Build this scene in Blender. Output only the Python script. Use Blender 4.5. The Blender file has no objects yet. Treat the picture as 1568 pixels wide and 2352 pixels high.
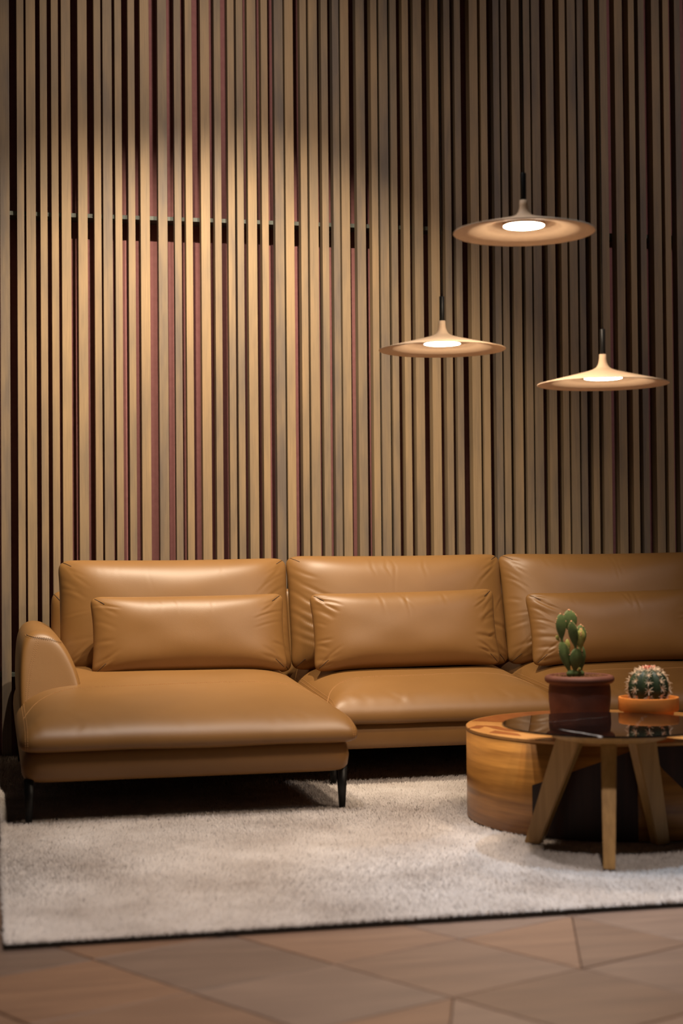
import bpy, bmesh, math, random
import numpy as np
from mathutils import Vector, Matrix
from mathutils.bvhtree import BVHTree

random.seed(7)
rng = np.random.default_rng(11)
sc = bpy.context.scene
col = sc.collection
rad = math.radians

# ------------------------------------------------------------------ camera
YAW, PITCH, ROLL = rad(12.62), rad(1.24), rad(0.50)
CAM = Vector((0.0, -6.68, 0.88))
fw = Vector((math.sin(YAW)*math.cos(PITCH), math.cos(YAW)*math.cos(PITCH), math.sin(PITCH)))
r0 = Vector((math.cos(YAW), -math.sin(YAW), 0.0))
u0 = r0.cross(fw)
rt = r0*math.cos(ROLL) - u0*math.sin(ROLL)
up = r0*math.sin(ROLL) + u0*math.cos(ROLL)
cd = bpy.data.cameras.new('camera')
cam = bpy.data.objects.new('camera', cd)
col.objects.link(cam)
cam.matrix_world = Matrix(((rt.x, up.x, -fw.x, CAM.x), (rt.y, up.y, -fw.y, CAM.y),
                           (rt.z, up.z, -fw.z, CAM.z), (0, 0, 0, 1)))
cd.sensor_fit = 'VERTICAL'
cd.sensor_height = 36.0
cd.sensor_width = 24.0
cd.lens = 55.0
cd.clip_start = 0.05
cd.clip_end = 100
cd.dof.use_dof = True
cd.dof.focus_distance = 6.15
cd.dof.aperture_fstop = 2.4
sc.camera = cam

# ------------------------------------------------------------------ world, lamps of the room and a fill, exposure
w = bpy.data.worlds.new('room_ambient')
sc.world = w
w.use_nodes = True
bg = w.node_tree.nodes['Background']
bg.inputs['Color'].default_value = (1.0, 0.84, 0.74, 1)
bg.inputs['Strength'].default_value = 0.022

def spot(name, loc, aim, power, color, size, blend, radius=0.03):
    d = bpy.data.lights.new(name, 'SPOT')
    d.energy = power; d.color = color
    d.spot_size = rad(size); d.spot_blend = blend
    d.shadow_soft_size = radius
    o = bpy.data.objects.new(name, d)
    col.objects.link(o)
    o.location = loc
    o.rotation_euler = (Vector(aim) - Vector(loc)).to_track_quat('-Z', 'Y').to_euler()
    return o

WARM = (1.0, 0.83, 0.62)
ZL = 3.58
# two ceiling spots turned to the slat wall, and an added fill that widens their spill
spot('ceiling_spot', (0.55, -1.55, ZL), (0.58, -0.35, 1.38), 330, WARM, 66, 0.8, 0.022)
spot('ceiling_spot', (1.14, -1.55, ZL), (1.08, -0.35, 1.36), 470, WARM, 68, 0.8, 0.022)
spot('added_wall_fill', (0.80, -1.60, ZL), (0.80, -0.10, 2.60), 80, (1.0, 0.84, 0.70), 92, 1.0, 0.05)  # added fill to brighten the upper slats, not a fixture of its own
# ceiling spots above the chaise and the rug
spot('ceiling_spot', (0.62, -1.80, ZL), (0.62, -1.66, 0.0), 110, (1.0, 0.84, 0.66), 46, 0.9, 0.03)
spot('ceiling_spot', (0.72, -2.45, ZL), (0.74, -2.78, 0.0), 190, (1.0, 0.93, 0.91), 58, 0.9, 0.05)
# a cooler lamp near the right front corner of the rug
spot('cool_ceiling_spot', (1.95, -3.10, ZL), (1.78, -2.98, 0.0), 240, (0.56, 0.77, 1.0), 36, 0.8, 0.03)
# spots of the showroom: over the walkway in front and farther right
spot('showroom_spot', (0.90, -4.95, ZL), (1.05, -3.80, 0.0), 320, (1.0, 0.86, 0.76), 54, 0.9, 0.10)
spot('showroom_spot', (3.60, -3.80, ZL), (2.60, -0.10, 1.90), 130, (1.0, 0.84, 0.78), 80, 0.9, 0.12)

vs = sc.view_settings
vs.view_transform = 'Standard'
vs.look = 'None'
vs.exposure = 0.0
vs.gamma = 1.0
vs.use_curve_mapping = False

# ------------------------------------------------------------------ helpers
def mesh_obj(name, verts, faces, mat, parent=None, smooth=True):
    me = bpy.data.meshes.new(name)
    v = np.asarray(verts, dtype=np.float64)
    if isinstance(faces, np.ndarray):
        n, k = faces.shape
        me.vertices.add(len(v)); me.vertices.foreach_set('co', v.astype(np.float32).ravel())
        me.loops.add(n*k); me.loops.foreach_set('vertex_index', faces.astype(np.int32).ravel())
        me.polygons.add(n)
        me.polygons.foreach_set('loop_start', np.arange(0, n*k, k, dtype=np.int32))
        me.polygons.foreach_set('loop_total', np.full(n, k, dtype=np.int32))
        me.update(calc_edges=True)
        me.validate()
    else:
        me.from_pydata([tuple(p) for p in v], [], faces)
    me.polygons.foreach_set('use_smooth', np.full(len(me.polygons), smooth))
    me.update()
    if mat: me.materials.append(mat)
    o = bpy.data.objects.new(name, me)
    col.objects.link(o)
    if parent is not None: o.parent = parent
    return o

def bm_obj(name, bm, mat, parent=None, smooth=True):
    me = bpy.data.meshes.new(name)
    bm.normal_update()
    bm.to_mesh(me); bm.free()
    me.polygons.foreach_set('use_smooth', np.full(len(me.polygons), smooth))
    if mat: me.materials.append(mat)
    o = bpy.data.objects.new(name, me)
    col.objects.link(o)
    if parent is not None: o.parent = parent
    return o

def empty(name, loc=(0, 0, 0)):
    o = bpy.data.objects.new(name, None)
    o.empty_display_size = 0.1
    o.location = loc
    col.objects.link(o)
    return o

def tag(o, label, cat, group=None):
    o['label'] = label; o['category'] = cat
    if group: o['group'] = group
    return o

def box_data(x0, x1, y0, y1, z0, z1, bev=0.0, seg=2):
    bm = bmesh.new()
    bmesh.ops.create_cube(bm, size=1.0)
    for v in bm.verts:
        v.co = Vector(((x0+x1)/2 + v.co.x*(x1-x0), (y0+y1)/2 + v.co.y*(y1-y0), (z0+z1)/2 + v.co.z*(z1-z0)))
    if bev > 0:
        bmesh.ops.bevel(bm, geom=bm.edges[:], offset=bev, segments=seg, profile=0.5, affect='EDGES')
    return bm

def lathe(profile, n=64, close=True):
    v, f = [], []
    m = len(profile)
    for i in range(n):
        a = 2*math.pi*i/n
        for r, z in profile:
            v.append((r*math.cos(a), r*math.sin(a), z))
    for i in range(n):
        j = (i+1) % n
        for k in range(m-1):
            f.append((i*m+k, j*m+k, j*m+k+1, i*m+k+1))
    return v, f

def tube(path, radius, n=8, caps=True):
    """swept tube; radius may be a list"""
    P = [Vector(p) for p in path]
    m = len(P)
    R = radius if isinstance(radius, (list, tuple)) else [radius]*m
    v, f = [], []
    ref = Vector((0, 0, 1))
    for i, p in enumerate(P):
        t = (P[min(i+1, m-1)] - P[max(i-1, 0)]).normalized()
        a = ref if abs(t.dot(ref)) < 0.95 else Vector((1, 0, 0))
        s = t.cross(a).normalized(); q = s.cross(t)
        for k in range(n):
            g = 2*math.pi*k/n
            v.append(p + (s*math.cos(g) + q*math.sin(g))*R[i])
    for i in range(m-1):
        for k in range(n):
            k2 = (k+1) % n
            f.append((i*n+k, i*n+k2, (i+1)*n+k2, (i+1)*n+k))
    if caps:
        f.append(tuple(range(n-1, -1, -1)))
        f.append(tuple((m-1)*n+k for k in range(n)))
    return v, f

def merge(parts):
    V, F = [], []
    for v, f in parts:
        o = len(V)
        V.extend(v)
        F.extend([tuple(i+o for i in q) for q in f])
    return V, F

# ------------------------------------------------------------------ materials
def new_mat(name):
    m = bpy.data.materials.new(name)
    m.use_nodes = True
    nt = m.node_tree
    b = nt.nodes['Principled BSDF']
    return m, nt, b

def N(nt, typ, **kw):
    n = nt.nodes.new(typ)
    for k, v in kw.items(): setattr(n, k, v)
    return n

def lk(nt, a, b): nt.links.new(a, b)

def plain(name, colr, rough=0.5, metal=0.0, spec=0.5):
    m, nt, b = new_mat(name)
    b.inputs['Base Color'].default_value = (*colr, 1)
    b.inputs['Roughness'].default_value = rough
    b.inputs['Metallic'].default_value = metal
    b.inputs['Specular IOR Level'].default_value = spec
    return m

def mix_noise(name, c1, c2, scale, rough=0.5, detail=4, mapscale=(1, 1, 1), bump=0.0, bscale=None, spec=0.5,
              obj_random=0.0, contrast=(0.3, 0.7), coord='Object', rot=(0, 0, 0), c3=None, distortion=0.0):
    m, nt, b = new_mat(name)
    tc = N(nt, 'ShaderNodeTexCoord')
    mp = N(nt, 'ShaderNodeMapping')
    mp.inputs['Scale'].default_value = mapscale
    mp.inputs['Rotation'].default_value = rot
    lk(nt, tc.outputs[coord], mp.inputs['Vector'])
    vec = mp.outputs['Vector']
    if obj_random > 0:
        oi = N(nt, 'ShaderNodeObjectInfo')
        mul = N(nt, 'ShaderNodeMath', operation='MULTIPLY'); mul.inputs[1].default_value = 37.0
        lk(nt, oi.outputs['Random'], mul.inputs[0])
        add = N(nt, 'ShaderNodeVectorMath', operation='ADD')
        lk(nt, vec, add.inputs[0]); lk(nt, mul.outputs[0], add.inputs[1])
        vec = add.outputs[0]
    no = N(nt, 'ShaderNodeTexNoise')
    no.inputs['Scale'].default_value = scale
    no.inputs['Detail'].default_value = detail
    no.inputs['Roughness'].default_value = 0.6
    no.inputs['Distortion'].default_value = distortion
    lk(nt, vec, no.inputs['Vector'])
    cr = N(nt, 'ShaderNodeValToRGB')
    cr.color_ramp.elements[0].position = contrast[0]
    cr.color_ramp.elements[1].position = contrast[1]
    cr.color_ramp.elements[0].color = (*c1, 1)
    cr.color_ramp.elements[1].color = (*c2, 1)
    if c3:
        e = cr.color_ramp.elements.new((contrast[0]+contrast[1])/2); e.color = (*c3, 1)
    lk(nt, no.outputs['Fac'], cr.inputs['Fac'])
    out = cr.outputs['Color']
    if obj_random > 0:
        hsv = N(nt, 'ShaderNodeHueSaturation')
        wn = N(nt, 'ShaderNodeTexWhiteNoise', noise_dimensions='1D')
        lk(nt, oi.outputs['Random'], wn.inputs['W'])
        mr = N(nt, 'ShaderNodeMapRange')
        mr.inputs['To Min'].default_value = 1-obj_random; mr.inputs['To Max'].default_value = 1+obj_random
        lk(nt, oi.outputs['Random'], mr.inputs['Value'])
        mr2 = N(nt, 'ShaderNodeMapRange')
        mr2.inputs['To Min'].default_value = 1-obj_random*0.9; mr2.inputs['To Max'].default_value = 1+obj_random*0.5
        lk(nt, wn.outputs['Value'], mr2.inputs['Value'])
        lk(nt, mr.outputs[0], hsv.inputs['Value']); lk(nt, mr2.outputs[0], hsv.inputs['Saturation'])
        lk(nt, out, hsv.inputs['Color']); out = hsv.outputs['Color']
    lk(nt, out, b.inputs['Base Color'])
    b.inputs['Roughness'].default_value = rough
    b.inputs['Specular IOR Level'].default_value = spec
    if bump > 0:
        bp = N(nt, 'ShaderNodeBump'); bp.inputs['Strength'].default_value = bump
        bp.inputs['Distance'].default_value = 0.002
        if bscale:
            nb = N(nt, 'ShaderNodeTexNoise'); nb.inputs['Scale'].default_value = bscale
            nb.inputs['Detail'].default_value = 3
            lk(nt, tc.outputs[coord], nb.inputs['Vector']); lk(nt, nb.outputs['Fac'], bp.inputs['Height'])
        else:
            lk(nt, no.outputs['Fac'], bp.inputs['Height'])
        lk(nt, bp.outputs['Normal'], b.inputs['Normal'])
    return m

M = {}
def slat_material():
    m, nt, b = new_mat('weathered_slat_wood')
    tc = N(nt, 'ShaderNodeTexCoord'); oi = N(nt, 'ShaderNodeObjectInfo')
    mul = N(nt, 'ShaderNodeMath', operation='MULTIPLY'); mul.inputs[1].default_value = 53.0
    lk(nt, oi.outputs['Random'], mul.inputs[0])
    def noise(ms, detail, rough=0.55):
        mp = N(nt, 'ShaderNodeMapping'); mp.inputs['Scale'].default_value = ms
        lk(nt, tc.outputs['Object'], mp.inputs['Vector'])
        ad = N(nt, 'ShaderNodeVectorMath', operation='ADD'); lk(nt, mp.outputs[0], ad.inputs[0]); lk(nt, mul.outputs[0], ad.inputs[1])
        no = N(nt, 'ShaderNodeTexNoise'); no.inputs['Scale'].default_value = 1.0; no.inputs['Detail'].default_value = detail
        no.inputs['Roughness'].default_value = rough
        lk(nt, ad.outputs[0], no.inputs['Vector']); return no.outputs['Fac']
    patch = noise((14, 14, 2.2), 4)          # grey stained patches along the length
    grain = noise((420, 420, 5.0), 4, 0.65)  # fine vertical grain
    wn = N(nt, 'ShaderNodeTexWhiteNoise', noise_dimensions='1D'); lk(nt, oi.outputs['Random'], wn.inputs['W'])
    a1 = N(nt, 'ShaderNodeMath', operation='MULTIPLY_ADD'); a1.inputs[1].default_value = 0.42; lk(nt, wn.outputs['Value'], a1.inputs[0]); lk(nt, patch, a1.inputs[2])
    cr = N(nt, 'ShaderNodeValToRGB'); e = cr.color_ramp.elements
    e[0].position = 0.42; e[0].color = (0.150, 0.116, 0.090, 1); e[1].position = 0.95; e[1].color = (0.330, 0.224, 0.122, 1)
    k = e.new(0.66); k.color = (0.234, 0.168, 0.104, 1)
    lk(nt, a1.outputs[0], cr.inputs['Fac'])
    mr = N(nt, 'ShaderNodeMapRange'); mr.inputs['From Min'].default_value = 0.3; mr.inputs['From Max'].default_value = 0.7
    mr.inputs['To Min'].default_value = 0.80; mr.inputs['To Max'].default_value = 1.10
    lk(nt, grain, mr.inputs['Value'])
    mx = N(nt, 'ShaderNodeMixRGB', blend_type='MULTIPLY'); mx.inputs['Fac'].default_value = 1.0
    lk(nt, cr.outputs['Color'], mx.inputs['Color1']); lk(nt, mr.outputs[0], mx.inputs['Color2'])
    lk(nt, mx.outputs['Color'], b.inputs['Base Color'])
    b.inputs['Roughness'].default_value = 0.6; b.inputs['Specular IOR Level'].default_value = 0.3
    bp = N(nt, 'ShaderNodeBump'); bp.inputs['Strength'].default_value = 0.25; bp.inputs['Distance'].default_value = 0.001
    lk(nt, grain, bp.inputs['Height']); lk(nt, bp.outputs['Normal'], b.inputs['Normal'])
    return m
M['slat'] = slat_material()
M['panel'] = mix_noise('burgundy_panel', (0.270, 0.112, 0.108), (0.320, 0.138, 0.132), 40, rough=0.8, spec=0.2)
M['rail'] = plain('grey_green_rail', (0.085, 0.092, 0.076), 0.5, 0.0)
M['floor'] = plain('subfloor', (0.05, 0.035, 0.028), 0.7)
M['tile'] = mix_noise('brown_oak_floor', (0.125, 0.070, 0.045), (0.205, 0.120, 0.075), 1.0, rough=0.5, detail=5,
                      mapscale=(3.0, 26, 8), bump=0.15, obj_random=0.22, contrast=(0.25, 0.75), spec=0.4)
M['ceil'] = plain('dark_ceiling', (0.05, 0.045, 0.04), 0.9)
M['leather'] = mix_noise('cognac_leather', (0.205, 0.098, 0.026), (0.240, 0.117, 0.033), 3.0, rough=0.46, detail=4,
                         bump=0.10, bscale=420, spec=0.55, contrast=(0.3, 0.7))
M['stitch'] = plain('ochre_thread', (0.40, 0.21, 0.08), 0.7)
M['seam'] = plain('dark_seam', (0.045, 0.020, 0.008), 0.7)
M['blackmetal'] = plain('black_metal', (0.006, 0.006, 0.006), 0.45, 0.0, 0.4)
M['rugbase'] = plain('rug_backing', (0.26, 0.215, 0.185), 0.95, 0, 0.1)
M['pile'] = mix_noise('greige_rug_pile', (0.37, 0.315, 0.280), (0.60, 0.545, 0.510), 3.2, rough=0.9, detail=6, spec=0.15,
                      contrast=(0.3, 0.7))
M['drum'] = mix_noise('walnut_drum', (0.14, 0.046, 0.006), (0.54, 0.240, 0.048), 1.0, rough=0.38, detail=5,
                      mapscale=(1.6, 1.6, 30), bump=0.05, contrast=(0.25, 0.72), distortion=0.4)
M['drumtop'] = mix_noise('honey_wood_top', (0.46, 0.205, 0.055), (0.60, 0.30, 0.095), 2.5, rough=0.32, detail=4,
                         mapscale=(6, 1, 1), contrast=(0.3, 0.7))
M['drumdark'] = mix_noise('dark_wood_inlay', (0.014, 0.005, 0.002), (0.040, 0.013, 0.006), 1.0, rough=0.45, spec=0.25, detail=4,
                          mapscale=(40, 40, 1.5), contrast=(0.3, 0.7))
M['drumred'] = mix_noise('reddish_wood_inlay', (0.22, 0.062, 0.014), (0.33, 0.105, 0.026), 3.0, rough=0.33, detail=4,
                         mapscale=(5, 1, 1), contrast=(0.3, 0.7))
M['oak'] = mix_noise('oiled_oak', (0.32, 0.165, 0.040), (0.47, 0.262, 0.076), 1.0, rough=0.45, detail=5,
                     mapscale=(60, 60, 3), contrast=(0.3, 0.7))
M['terra_dark'] = mix_noise('dark_terracotta', (0.085, 0.026, 0.014), (0.135, 0.046, 0.027), 14, rough=0.7, spec=0.3)
M['terra'] = mix_noise('orange_terracotta', (0.60, 0.185, 0.028), (0.70, 0.235, 0.045), 18, rough=0.6, spec=0.3)
M['soil'] = mix_noise('gritty_soil', (0.06, 0.028, 0.014), (0.26, 0.12, 0.06), 160, rough=0.95, spec=0.1)
M['pad'] = mix_noise('cactus_green', (0.085, 0.135, 0.045), (0.150, 0.205, 0.075), 30, rough=0.55, spec=0.35, bump=0.2, bscale=300)
M['padlight'] = mix_noise('young_cactus_green', (0.25, 0.26, 0.055), (0.38, 0.36, 0.11), 40, rough=0.55, spec=0.3)
M['areole'] = plain('peach_areoles', (0.62, 0.30, 0.16), 0.8)
M['areole_dark'] = plain('dark_areoles', (0.02, 0.035, 0.012), 0.8)
M['barrel'] = mix_noise('barrel_cactus_green', (0.010, 0.020, 0.009), (0.034, 0.054, 0.020), 25, rough=0.5, spec=0.35)
M['spine'] = plain('cream_pink_spines', (0.80, 0.60, 0.42), 0.6)
M['bloom'] = mix_noise('coral_bloom', (0.75, 0.10, 0.04), (0.85, 0.16, 0.16), 60, rough=0.6)
M['shade'] = mix_noise('sand_lamp_shade', (0.70, 0.50, 0.33), (0.74, 0.54, 0.36), 60, rough=0.6, spec=0.3)
M['shadecap'] = M['shade']

def emit_mat(name, colr, strength):
    m, nt, b = new_mat(name)
    b.inputs['Base Color'].default_value = (0.8, 0.8, 0.8, 1)
    b.inputs['Emission Color'].default_value = (*colr, 1)
    b.inputs['Emission Strength'].default_value = strength
    return m
M['led'] = emit_mat('lamp_diffuser', (1.0, 0.80, 0.60), 250.0)

# black marble with a few pale veins that lie in the stone
m, nt, b = new_mat('black_marble')
tc = N(nt, 'ShaderNodeTexCoord')
def vein(loc, ang, width, amp, lo=0.5):
    mp = N(nt, 'ShaderNodeMapping'); mp.vector_type = 'TEXTURE'
    mp.inputs['Location'].default_value = loc
    mp.inputs['Rotation'].default_value = (0, 0, ang)
    lk(nt, tc.outputs['Object'], mp.inputs['Vector'])
    no = N(nt, 'ShaderNodeTexNoise'); no.inputs['Scale'].default_value = 9; no.inputs['Detail'].default_value = 5
    lk(nt, mp.outputs['Vector'], no.inputs['Vector'])
    sp = N(nt, 'ShaderNodeSeparateXYZ'); lk(nt, mp.outputs['Vector'], sp.inputs[0])
    a = N(nt, 'ShaderNodeMath', operation='MULTIPLY_ADD'); a.inputs[1].default_value = amp; a.inputs[2].default_value = -amp*0.5
    lk(nt, no.outputs['Fac'], a.inputs[0])
    s = N(nt, 'ShaderNodeMath', operation='ADD'); lk(nt, sp.outputs['Y'], s.inputs[0]); lk(nt, a.outputs[0], s.inputs[1])
    ab = N(nt, 'ShaderNodeMath', operation='ABSOLUTE'); lk(nt, s.outputs[0], ab.inputs[0])
    mr = N(nt, 'ShaderNodeMapRange', interpolation_type='SMOOTHSTEP')
    mr.inputs['From Min'].default_value = width; mr.inputs['From Max'].default_value = 0.0
    mr.inputs['To Min'].default_value = 0; mr.inputs['To Max'].default_value = 1
    lk(nt, ab.outputs[0], mr.inputs['Value'])
    # fade along the vein
    ax = N(nt, 'ShaderNodeMath', operation='ABSOLUTE'); lk(nt, sp.outputs['X'], ax.inputs[0])
    fr = N(nt, 'ShaderNodeMapRange'); fr.inputs['From Min'].default_value = lo; fr.inputs['From Max'].default_value = lo*0.6
    lk(nt, ax.outputs[0], fr.inputs['Value'])
    mu = N(nt, 'ShaderNodeMath', operation='MULTIPLY'); lk(nt, mr.outputs[0], mu.inputs[0]); lk(nt, fr.outputs[0], mu.inputs[1])
    return mu.outputs[0]
v1 = vein((-0.140, -0.235, 0), rad(-75), 0.007, 0.05, 0.16)
v2 = vein((-0.10, 0.10, 0), rad(20), 0.0022, 0.12, 0.20)
v3 = vein((0.10, 0.02, 0), rad(60), 0.0015, 0.10, 0.16)
mx = N(nt, 'ShaderNodeMath', operation='MAXIMUM'); lk(nt, v2, mx.inputs[0]); lk(nt, v3, mx.inputs[1])
mh = N(nt, 'ShaderNodeMath', operation='MULTIPLY'); mh.inputs[1].default_value = 0.25; lk(nt, mx.outputs[0], mh.inputs[0])
mx2 = N(nt, 'ShaderNodeMath', operation='MAXIMUM'); lk(nt, v1, mx2.inputs[0]); lk(nt, mh.outputs[0], mx2.inputs[1])
cm = N(nt, 'ShaderNodeMixRGB'); cm.inputs['Color1'].default_value = (0.004, 0.003, 0.003, 1)
cm.inputs['Color2'].default_value = (0.50, 0.47, 0.44, 1)
lk(nt, mx2.outputs[0], cm.inputs['Fac']); lk(nt, cm.outputs['Color'], b.inputs['Base Color'])
b.inputs['Roughness'].default_value = 0.03
b.inputs['IOR'].default_value = 1.6
M['marble'] = m

# ------------------------------------------------------------------ the setting: floor, ceiling, slat wall
XL, XR = -1.6, 5.2
HC = 4.05
fl = bm_obj('floor', box_data(XL, XR, -8.0, 0.30, -0.10, -0.006), M['floor'], smooth=False)
fl['kind'] = 'structure'
ce = bm_obj('ceiling', box_data(XL, XR, -8.0, 0.30, HC, HC+0.1), M['ceil'], smooth=False)
ce['kind'] = 'structure'

# floor boards: a lattice of wood panels laid at an angle, seams recessed
dA = np.array([math.cos(rad(23)), math.sin(rad(23))]); dB = np.array([math.cos(rad(-60)), math.sin(rad(-60))])
org = np.array([0.70, -3.44])
sA, sB = 0.345, 0.345
GAP = 0.0020
def floor_piece(poly):
    P = np.array(poly); c = P.mean(0)
    d = P-c
    P = c + d*(1-GAP/np.maximum(np.linalg.norm(d, axis=1, keepdims=True), 1e-3))
    n = len(P)
    h = random.uniform(-0.0006, 0.0006)
    top = P-c; inner = top*(1-0.004/np.linalg.norm(top, axis=1, keepdims=True))
    v = [(p[0], p[1], -0.006) for p in top] + [(p[0], p[1], -0.0022+h) for p in top] + [(p[0], p[1], h) for p in inner]
    f = [tuple(range(2*n, 3*n))]
    for i in range(n):
        j = (i+1) % n
        f.append((i, j, n+j, n+i)); f.append((n+i, n+j, 2*n+j, 2*n+i))
    o = mesh_obj('floor_board', v, f, M['tile'], fl, smooth=False)
    o.location = (c[0], c[1], 0)
for i in range(-9, 10):
    for j in range(-8, 9):
        p = org + dA*sA*i + dB*sB*j
        q = [p, p+dB*sB, p+dB*sB+dA*sA, p+dA*sA]
        c = np.mean(q, 0)
        if not (-0.55 < c[0] < 2.9 and -4.75 < c[1] < 0.05): continue
        # keep what shows beside the rug
        if c[0] > 0.28 and c[1] > -2.85: continue
        k = (i*5+j*3) % 7
        if k == 5: floor_piece([q[0], q[1], q[3]]); floor_piece([q[1], q[2], q[3]])
        else: floor_piece(q)

wall = bm_obj('wall_back', box_data(XL, XR, 0.15, 0.30, 0.0, HC), M['panel'], smooth=False)
wall['kind'] = 'structure'
# rails that carry the slats
for z in (0.35, 2.301):
    bm_obj('rail', box_data(XL, XR, 0.057, 0.150, z-0.009, z+0.009, 0.001, 1), M['rail'], wall, smooth=False)
# slat centres and widths along the wall (two widths mixed freely)
SL = [(0.061,40),(0.1258,30),(0.1689,40),(0.222,30),(0.2686,30),(0.3153,40),(0.3843,40),(0.447,30),(0.4894,40),(0.5354,30),
 (0.5908,30),(0.6477,40),(0.7231,40),(0.7882,30),(0.8366,30),(0.9072,40),(0.9619,30),(1.0205,30),(1.0593,30),(1.1117,40),
 (1.1684,30),(1.2315,40),(1.2773,38),(1.3411,30),(1.3845,40),(1.4361,30),(1.4868,30),(1.5274,38),(1.5975,40),(1.6598,30),
 (1.7029,40),(1.7484,30),(1.8036,30),(1.8596,40),(1.9353,40),(1.9958,30),(2.0453,30),(2.12,40),(2.168,32),(2.2268,30),
 (2.2647,30),(2.3182,40),(2.3707,33),(2.4142,40),(2.4808,38),(2.543,30),(2.5864,40),(2.6296,30),(2.6859,30),(2.741,40),
 (2.8161,40),(2.8797,30),(2.9282,30),(2.9991,40),(3.0506,30),(3.1081,30)]
x = 0.061
rs = random.Random(3)
while x > -0.75:
    x -= rs.choice((0.045, 0.054, 0.063, 0.070)); SL.append((x, rs.choice((30, 40))))
x = 3.1081
while x < 4.1:
    x += rs.choice((0.047, 0.054, 0.063, 0.070)); SL.append((x, rs.choice((30, 40))))
slat_me = {}
def slat_mesh(wd):
    if wd not in slat_me:
        hw = wd*0.000985/2
        bm = box_data(-hw, hw, 0.0, 0.056, 0.0, HC, 0.0016, 2)
        me = bpy.data.meshes.new('slat'); bm.to_mesh(me); bm.free()
        me.materials.append(M['slat']); slat_me[wd] = me
    return slat_me[wd]
for cx, wd in sorted(SL):
    o = bpy.data.objects.new('slat', slat_mesh(wd)); col.objects.link(o)
    o.parent = wall
    o.location = (cx, rs.uniform(-0.001, 0.001), 0.0)

# ------------------------------------------------------------------ rug with real pile
RX0, RX1, RY0, RY1 = 0.027, 3.45, -3.150, -0.012
rug = empty('rug', ((RX0+RX1)/2, (RY0+RY1)/2, 0.0))
tag(rug, 'thick greige pile rug lying under the leather sofa and both tables', 'rug')
rc = Vector(((RX0+RX1)/2, (RY0+RY1)/2, 0))
hx, hy = (RX1-RX0)/2, (RY1-RY0)/2
ob = bm_obj('backing', box_data(-hx, hx, -hy, hy, 0.0, 0.012, 0.002, 1), M['rugbase'], rug)
M['edge_shade'] = plain('painted_edge_shade', (0.030, 0.024, 0.020), 0.95, 0, 0.1)  # near-black strip, paints in the shade line under the rug's edge
bparts = []
for x0_, x1_, y0_, y1_ in ((-hx-0.003, hx+0.003, -hy-0.004, -hy), (-hx-0.003, hx+0.003, hy, hy+0.004), (-hx-0.004, -hx, -hy, hy), (hx, hx+0.004, -hy, hy)):
    bq = box_data(x0_, x1_, y0_, y1_, 0.0, 0.0125, 0.0012, 1)
    bq.verts.index_update()
    bparts.append(([v_.co.copy() for v_ in bq.verts], [tuple(v_.index for v_ in f_.verts) for f_ in bq.faces])); bq.free()
mesh_obj('edge_shade_strip', *merge(bparts), M['edge_shade'], rug, smooth=False)
def pile(n):
    # denser where the rug lies open to view
    xs = rng.uniform(-hx, hx, n*2); ys = rng.uniform(-hy, hy, n*2)
    keep = np.where(ys < 0.45, 1.0, 0.42)*np.where(xs < 0.75, 1.0, 0.5)
    sel = rng.uniform(0, 1, n*2) < keep
    xs, ys = xs[sel][:n], ys[sel][:n]
    n = len(xs)
    # extra tufts along the edges in view
    m2 = 9000
    ex = np.concatenate([rng.uniform(-hx, hx, m2), -hx + rng.uniform(-0.002, 0.008, m2//2)])
    ey = np.concatenate([-hy + rng.uniform(-0.002, 0.009, m2), rng.uniform(-hy, hy, m2//2)])
    xs = np.concatenate([xs, ex]); ys = np.concatenate([ys, ey]); n = len(xs)
    # lean of the pile: soft patches, as a brushed rug
    lean = 0.45*np.sin(3.1*xs+1.3*np.sin(2.2*ys+0.7))+0.45*np.sin(4.3*ys+1.7*np.sin(2.9*xs)) + rng.normal(0, 0.7, n)
    lean2 = 0.40*np.sin(5.2*xs-2.1*ys)+0.35*np.sin(1.7*xs+6.1*ys) + rng.normal(0, 0.7, n)
    h = rng.uniform(0.009, 0.016, n)
    tx = xs + h*0.55*lean; ty = ys + h*0.55*lean2
    ang = rng.uniform(0, 2*math.pi, n)
    wd = rng.uniform(0.0022, 0.0040, n)
    z0 = np.full(n, 0.0105)
    V = np.zeros((n, 3, 3))
    for k, a in enumerate((0, 2.1, 4.2)):
        V[:, k, 0] = xs + wd*np.cos(ang+a); V[:, k, 1] = ys + wd*np.sin(ang+a); V[:, k, 2] = z0
    T = np.stack([tx, ty, z0+h], 1)[:, None, :]
    V = np.concatenate([V, T], 1).reshape(-1, 3)
    b4 = np.arange(n)*4
    F = np.concatenate([np.stack([b4, b4+1, b4+3], 1), np.stack([b4+1, b4+2, b4+3], 1), np.stack([b4+2, b4, b4+3], 1)])
    return V, F
V, F = pile(330000)
po = mesh_obj('pile', V, F, M['pile'], rug, smooth=True)
po['kind'] = 'stuff'

# ------------------------------------------------------------------ upholstery generator
def seg_dist(X, Y, pts):
    """signed distance to a polyline and the position along it (0..1)"""
    best = np.full(X.shape, 1e9); sd = np.zeros(X.shape); par = np.zeros(X.shape)
    L = [math.hypot(pts[i+1][0]-pts[i][0], pts[i+1][1]-pts[i][1]) for i in range(len(pts)-1)]
    tot = sum(L); acc = 0
    for i in range(len(pts)-1):
        ax, ay = pts[i]; bx, by = pts[i+1]
        dx, dy = bx-ax, by-ay
        t = np.clip(((X-ax)*dx+(Y-ay)*dy)/(dx*dx+dy*dy), 0, 1)
        px, py = ax+t*dx, ay+t*dy
        d = np.hypot(X-px, Y-py)
        s = np.sign((X-ax)*dy-(Y-ay)*dx)
        m = d < best
        best = np.where(m, d, best); sd = np.where(m, d*s, sd); par = np.where(m, (acc+t*L[i])/tot, par)
        acc += L[i]
    return sd, par

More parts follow.
